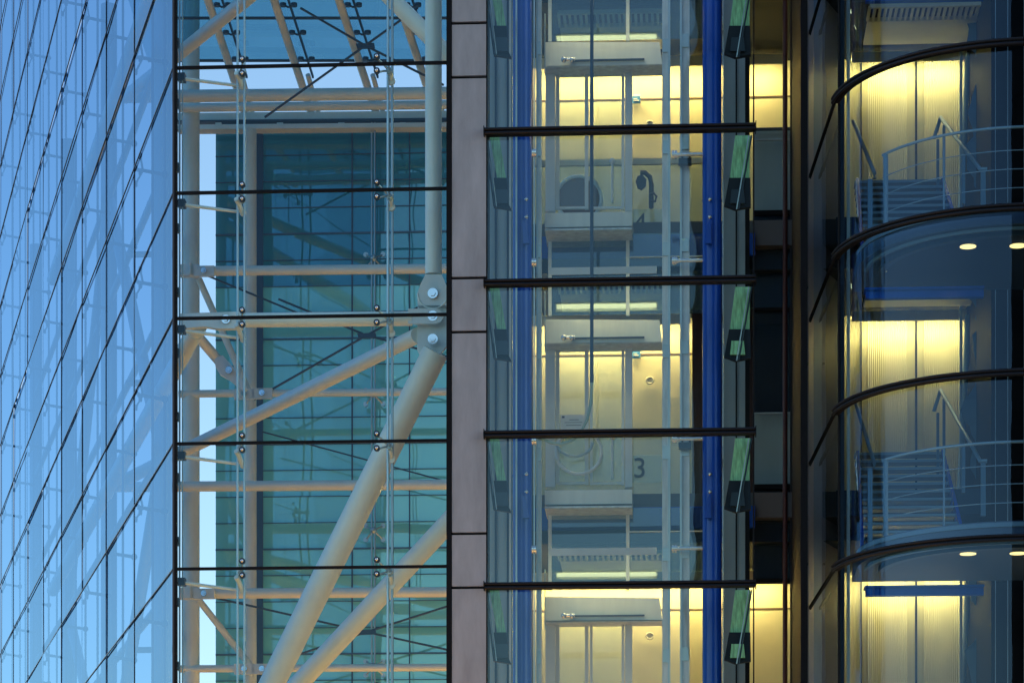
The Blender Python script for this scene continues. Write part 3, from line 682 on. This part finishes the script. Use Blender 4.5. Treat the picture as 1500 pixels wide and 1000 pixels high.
# green glass fins below each transom
def fin(px, side, i, y):
    t = thing('glass_fin', P(px, y, .4), 'green glass fin under the %s transom rail, %s end' % (['off frame upper', 'highest', 'second', 'third', 'lowest', 'off frame lower'][i], 'left' if side > 0 else 'right'), 'fin', 'green glass fins')
    s_ = side
    if s_ > 0: pl = [(px, y), (px+14, y), (px+24, y+62), (px+11, y+62)]; cl = [(px+6, y+62), (px+25, y+62), (px+28, y+100), (px+32, y+108), (px+6, y+104)]; ln = ((px-2, y), (px+10, y+104))
    else: pl = [(px-22, y), (px, y), (px-1, y+62), (px-30, y+62)]; cl = [(px-31, y+62), (px, y+62), (px+1, y+104), (px-22, y+108), (px-38, y+102)]; ln = ((px-2, y), (px-20, y+108))
    MB().prism(pl, .5, .03).build('glass_plate', M['fin_green'], t)
    MB().prism(cl, .45, .1).build('shoe', M['dark_void'], t)
    MB().tube(P(*ln[0], .42), P(*ln[1], .40), .010, 6).build('edge_rod', M['rod'], t)
    MB().tube(P(ln[0][0]-4*s_, ln[0][1], .42), P(ln[1][0]-3*s_, ln[1][1], .40), .014, 6).build('edge_seal', M['cable'], t)
    cx, cy = (cl[2][0]+cl[4][0])/2, (cl[0][1]+cl[3][1])/2
    MB().prism([(cx-9, cy-6), (cx+9, cy-6), (cx+11, cy+14), (cx-11, cy+14)], .40, .05).build('clamp_plate', M['fin_green' if s_ < 0 and i in (2, 4) else 'cable'], t)
for i, y in enumerate(ty):
    fin(717, 1, i, y+6); fin(1099, -1, i, y+6)

# ------------------------------------------------------------------ recess right of the lift bay
rc = thing('recess_glazing', (XZ(1138, 4.4), 4.4, 3), 'narrow dark glazed strip between the lift shaft and the metal pilaster', 'glazing')
x0, x1 = XZ(1104, 4.4), XZ(1174, 4.4)
yy = [-105, 188, 310, 452, 604, 710, 850, 1000, 1130]
for i, (ya_, yb_) in enumerate(zip(yy[:-1], yy[1:])):
    za, zb = P(1138, yb_, 4.4).z, P(1138, ya_, 4.4).z
    mt = 'leaf_glass' if i in (0, 1, 4, 6) else 'spandrel_glass'
    MB().quad((x0, 4.4, za), (x1, 4.4, za), (x1, 4.4, zb), (x0, 4.4, zb)).build('pane', M[mt], rc)
    if i not in (0, 6): MB().box(x0, x1, 4.5, 4.55, za, zb).build('back_panel', M['core' if i in (3, 5) else ('clad' if i in (1, 4) else 'spandrel')], rc)
for y, hh, mt in ((188, 2, 'navy'), (204, 1.2, 'rod'), (311, 4, 'black'), (452, 2.5, 'black'), (604, 1, 'rod'), (712, 4, 'black'), (850, 4, 'black')):
    a, b = P(1104, y+hh, 4.3), P(1174, y-hh, 4.3); MB().box(a.x, b.x, 4.3, 4.38, a.z, b.z).build('transom', M[mt], rc)
tag(MB().tube((XZ(1150, 4.1), 4.1, 0), (XZ(1150, 4.1), 4.1, ZHI), m(7, 4.1)/2, 16).build('service_pipe', M['red_brown']), 'dark red brown vertical pipe in the narrow recess', 'pipe')
tag(MB().box(XZ(1157, 4.35), XZ(1172, 4.35), 4.2, 4.28, ZLO, ZHI).build('metal_strip', M['dark_metal']), 'slim dull metal strip beside the dark red brown pipe', 'cladding')
tag(MB().box(XZ(1173, .6), XZ(1183, .6), .6, 4.0, 0, ZHI).build('black_mullion', M['black']), 'black mullion at the edge of the metal pilaster', 'mullion')
mp = thing('metal_pilaster', (XZ(1203, 4.3), 4.3, 3), 'tall dull metal pilaster beside the curved glass, warm where it faces lit storeys', 'pilaster')
pa, pb = Vector((XZ(1182, 3.4), 3.4, 0)), Vector((XZ(1227, 5.0), 5.0, 0))
MB().bar((pa+pb)/2+Vector((0, .05, ZLO)), (pa+pb)/2+Vector((0, .05, ZHI)), (pb-pa).length, .06, Vector((-(pb-pa).y, (pb-pa).x, 0))).build('sheet', M['mirror_metal'], mp)
for z in (14.1, 12.9, 9.75):
    MB().bar(pa+Vector((0, 0, z)), pb+Vector((0, 0, z)), .02, .03).build('seam', M['cable'], mp)

# ------------------------------------------------------------------ curved glass bay
AX = P(1478, HOR, 0.2); RD = 2.47
ZR = [15.86+2.262*i for i in range(-6, 4)]
def cpt(a, r, z): return Vector((AX.x+r*math.sin(a), AX.y-r*math.cos(a), z))   # a=0 faces -Y
def out(a): return Vector((math.sin(a), -math.cos(a), 0))
A0, A1, AM = R(-84), R(100), R(4.5)
SIDE = FW.copy()                                   # straight return runs back from the drum
cg = thing('curved_glass_wall', (AX.x, AX.y, 0), 'curved dark blue glass bay wrapping the lit stair lobby', 'glass wall')
for z0_, z1_ in zip(ZR[:-1], ZR[1:]):
    for a0, a1 in ((A0, AM), (AM, A1)):
        n = 22; o = MB(); vs = []; fs = []
        for i in range(n+1):
            a = a0+(a1-a0)*i/n; vs += [cpt(a, RD, z0_), cpt(a, RD, z1_)]
        o.add(vs, [(2*i, 2*i+2, 2*i+3, 2*i+1) for i in range(n)], True); o.build('curved_pane', M['drum_glass'], cg)
    p = cpt(A0, RD, z0_); q = p+SIDE*4.1
    MB().quad((q.x, q.y, z0_), (p.x, p.y, z0_), (p.x, p.y, z1_), (q.x, q.y, z1_)).build('side_pane', M['drum_glass'], cg)
MB().box(cpt(AM, RD, 0).x-.012, cpt(AM, RD, 0).x+.012, cpt(AM, RD, 0).y-.02, cpt(AM, RD, 0).y+.04, ZLO, ZHI).build('mullion', M['rod'], cg)
MB().tube(cpt(A0, RD+.01, ZLO)+SIDE*.1, cpt(A0, RD+.01, ZHI)+SIDE*.1, .02, 8).build('edge_mullion', M['black'], cg)
cl_ = ['', '', '', 'just below the bottom edge', 'lowest in view', 'third down in view', 'second down in view', 'highest in view', 'just above the top edge', '']
for i, z in enumerate(ZR):
    if not 3 <= i <= 8: continue
    t = thing('curved_rail', (AX.x, AX.y, z), 'dark double rail bent round the curved glass bay, ' + cl_[i], 'rail', 'curved rails on the glass bay')
    arc_ = [A0+(A1-A0)*j/48 for j in range(49)]
    for dz, nm in ((.025, 'upper_bar'), (-.031, 'lower_bar')):
        MB().path([cpt(a, RD+.12, z+dz) for a in arc_], .021, 12).build(nm, M['rail'], t)
    MB().sweep([(cpt(a, RD+.02, z), out(a)) for a in arc_], [(0, -.042), (.09, -.042), (.09, .036), (0, .036)]).build('core', M['black'], t)
    p = cpt(A0, RD+.08, z); MB().bar(p, p+SIDE*4.0, .035, .05).build('return_bar', M['black'], t)
# lobby details behind the curved glass
core = thing('black_core', (XZ(1500, 2.6), 2.6, 0), 'black clad core wall filling the far edge behind the curved glass', 'wall')
MB().box(XZ(1452, 2.8), 12.5, 2.8, 7.4, 7.5, ZHI).build('cladding', M['core'], core)
MB().box(XZ(1440, 5.2), XZ(1462, 5.2), 5.2, 5.3, 6.4, ZHI).build('dark_return', M['core'], core)
o = MB()
for px in (1458, 1476, 1500): o.box(XZ(px, 2.75), XZ(px+.8, 2.75), 2.76, 2.8, 0, ZHI)
o.build('seam', M['clad'], core)
# ragged sheet painting the glass reflection at the edge of the lobby wall
def wavy(px, Y0, Y1, z0_, z1_):
    o = MB(); n = 110; vs = []
    for i in range(n+1):
        z = z0_+(z1_-z0_)*i/n; dx = .08*math.sin(z*2.9)+.06*math.sin(z*6.3+1)+.05*random.uniform(-1, 1)
        vs += [(XZ(px, Y0)+dx, Y0, z), (XZ(px+32, Y0), Y1, z)]
    o.add(vs, [(2*i, 2*i+1, 2*i+3, 2*i+2) for i in range(n)]); return o
tag(wavy(1424, 5.1, 5.0, ZLO, 21).build('crumpled_sheet', M['dusk_blue']), 'dark sheet with a ragged edge hanging at the end of the ribbed wall', 'sheet')
for px, nm in ((1406, 'first'), (1418, 'second')):
    o = MB()
    for k in range(4):
        zb = FL[k]-S+.0; o.tube((XZ(px-14, 6.4), 6.4, zb), (XZ(px, 6.2), 6.2, zb+3.3), .05, 8)
    tag(o.build('leaning_posts', M['clad']) if nm == 'second' else MB().box(XZ(1406, 6.0), XZ(1410, 6.0), 6.0, 6.1, ZLO, ZHI).build('thin_post', M['clad']),
        'slim leaning struts before the end of the ribbed wall' if nm == 'second' else 'thin upright post before the end of the ribbed wall', 'post')
RL = 2.2
def landing(zt):
    t = thing('stair_landing', (AX.x, AX.y, zt), '', 'landing', 'curved stair landings')
    arc_ = [R(-88)+R(176)*j/40 for j in range(41)]
    vs = [cpt(a, RL, zt) for a in arc_]+[cpt(a, RL, zt-.25) for a in arc_]; n = len(arc_)
    back = [Vector((AX.x+RL, AX.y+1.2, zt)), Vector((AX.x-RL, AX.y+1.2, zt))]
    o = MB(); top = [cpt(a, RL, zt) for a in arc_]+back; bot = [v-Vector((0, 0, .25)) for v in top]; k = len(top)
    o.add(top+bot, [tuple(range(k)), tuple(range(2*k-1, k-1, -1))]+[(i, i+k, (i+1) % k+k, (i+1) % k) for i in range(k)])
    o.build('deck', M['navy'], t)
    MB().sweep([(cpt(a, RL, zt-.05), out(a)) for a in arc_], [(0, -.03), (.02, -.03), (.02, .03), (0, .03)]).build('edge_trim', M['dusk_blue'], t)
    MB().sweep([(cpt(a, RL-.35, zt-.30), out(a)) for a in arc_], [(-.05, -.02), (.05, -.02), (.05, .045), (-.05, .045)]).build('soffit_ring', M['tread'], t)
    MB().sweep([(cpt(a, RL-.12, zt-.28), out(a)) for a in arc_], [(-.02, -.02), (.02, -.02), (.02, .025), (-.02, .025)]).build('soffit_ring', M['dusk_blue'], t)
    return t
def railing(zt):
    t = thing('curved_handrail', (AX.x, AX.y, zt), '', 'handrail', 'curved stair handrails')
    arc_ = [R(-62)+R(130)*j/36 for j in range(37)]
    for dz, r in ((1.1, .021), (.78, .007), (.52, .007), (.26, .007)):
        MB().path([cpt(a, RL-.05, zt+dz) for a in arc_], r, 8).build('top_rail' if dz > 1 else 'lower_rail', M['nosing'], t)
    for a in (R(-60), R(-31), R(2)): MB().tube(cpt(a, RL-.05, zt), cpt(a, RL-.05, zt+1.1), .014 if a > R(-50) else .035, 8).build('post', M['dusk_blue'], t)
    return t
def stair(zt):
    t = thing('stair_flight', (XZ(1330, 2), 2, zt), '', 'stairs', 'flights of stairs behind the curved glass')
    for i in range(11):
        z = zt+.5+.17*(i+.6); Y = 1.9+.24*i; x0, x1 = XZ(1262-i, Y), XZ(1412-3*i, Y)
        s_ = MB().box(x0, x1, Y, Y+.28, z-.04, z).build('tread', M['tread'], t)
        MB().box(x0, x1, Y-.03, Y, z-.035, z+.003).build('nosing', M['nosing'], s_)
    for px, nm in ((1262, 'stringer'), (1408, 'stringer')):
        MB().bar((XZ(px, 1.9), 1.8, zt+.45), (XZ(px-6 if px < 1300 else px-28, 4.2), 4.2, zt+2.2), .05, .26).build(nm, M['blue_paint'], t)
    MB().path([P(1250, 180, 3.8)+Vector((0, 0, zt-13.7)), P(1281, 256, 1.3)+Vector((0, 0, zt-13.7)), P(1281, 264, 1.3)+Vector((0, 0, zt-13.7))], .03, 8).build('handrail', M['nosing'], t)
    MB().path([P(1368, 205, 4.2)+Vector((0, 0, zt-13.7)), P(1378, 174, 4.2)+Vector((0, 0, zt-13.7)), P(1436, 250, 1.2)+Vector((0, 0, zt-13.7)), P(1446, 250, 1.2)+Vector((0, 0, zt-13.7))], .03, 8).build('handrail', M['nosing'], t)
    for p0, p1, y0, y1, Y in ((1271, 1278, 264, 420, 1.3), (1437, 1444, 252, 330, 1.2), (1372, 1376, 206, 300, 4.1), (1381, 1385, 185, 300, 4.1), (1409, 1414, 230, 300, 1.6)):
        a, b = P(p0, y1, Y), P(p1, y0, Y); MB().box(a.x, b.x, Y, Y+.07, a.z+zt-13.7, b.z+zt-13.7).build('newel_post', M['dusk_blue'], t)
    return t
for k in range(-1, 2):
    zt = 13.72-S*k; wn = {-1: 'off the top', 0: 'upper', 1: 'lower', 2: 'off the bottom'}[k]
    landing(zt)['label'] = 'curved blue landing with round soffit behind the curved glass, %s of the set' % wn
    if k >= 0:
        railing(zt)['label'] = 'curved pale handrail and thin rails round the %s landing' % wn
        stair(zt)['label'] = 'flight of open stair treads rising from the %s landing' % wn
    bm = thing('blue_beam', (XZ(1350, 0), .3, zt), 'blue beam crossing the curved bay just below the %s landing' % wn, 'beam', 'blue beams in the curved bay')
    a, b = P(1268, 437, .3), P(1441, 424, .3); dz = zt-13.72
    MB().box(a.x, b.x, .3, .42, a.z+dz, b.z+dz).build('web', M['blue_paint'], bm)
    MB().box(a.x-.02, b.x, .2, .5, b.z+dz+.003, b.z+dz+.03).build('flange', M['blue_paint'], bm)
    for px, q in ((1418, 'right hand'), (1491, 'far edge'), (1293, 'left hand')):
        if q == 'left hand' and k == 1: continue
        c = P(px, 374, -1.0 if q != 'left hand' else .2); c.z = zt-.265
        dl = thing('downlight', c, 'round glowing downlight under the %s landing, %s one' % (wn, q), 'light', 'downlights under the landings')
        MB().disc(c, Vector((0, 0, 1)), .135 if q != 'left hand' else .07, .02, 24).build('rim', M['chrome'], dl)
        MB().disc(c-Vector((0, 0, .012)), Vector((0, 0, 1)), .115 if q != 'left hand' else .05, .006, 24).build('lens', M['lamp'], dl)
# vertical blue posts at the grazing side of the drum
for px0, px1, mt, lb in ((1230, 1237, 'navy', 'dark blue upright post at the turning edge of the curved glass'), (1241, 1245, 'clad', 'grey blue upright post just inside the turning edge of the curved glass')):
    tag(MB().box(XZ(px0, 1.6), XZ(px1, 1.6), 1.6, 1.75, ZLO, ZHI).build('upright_post', M[mt]), lb, 'post')
print('objects', len(bpy.data.objects))
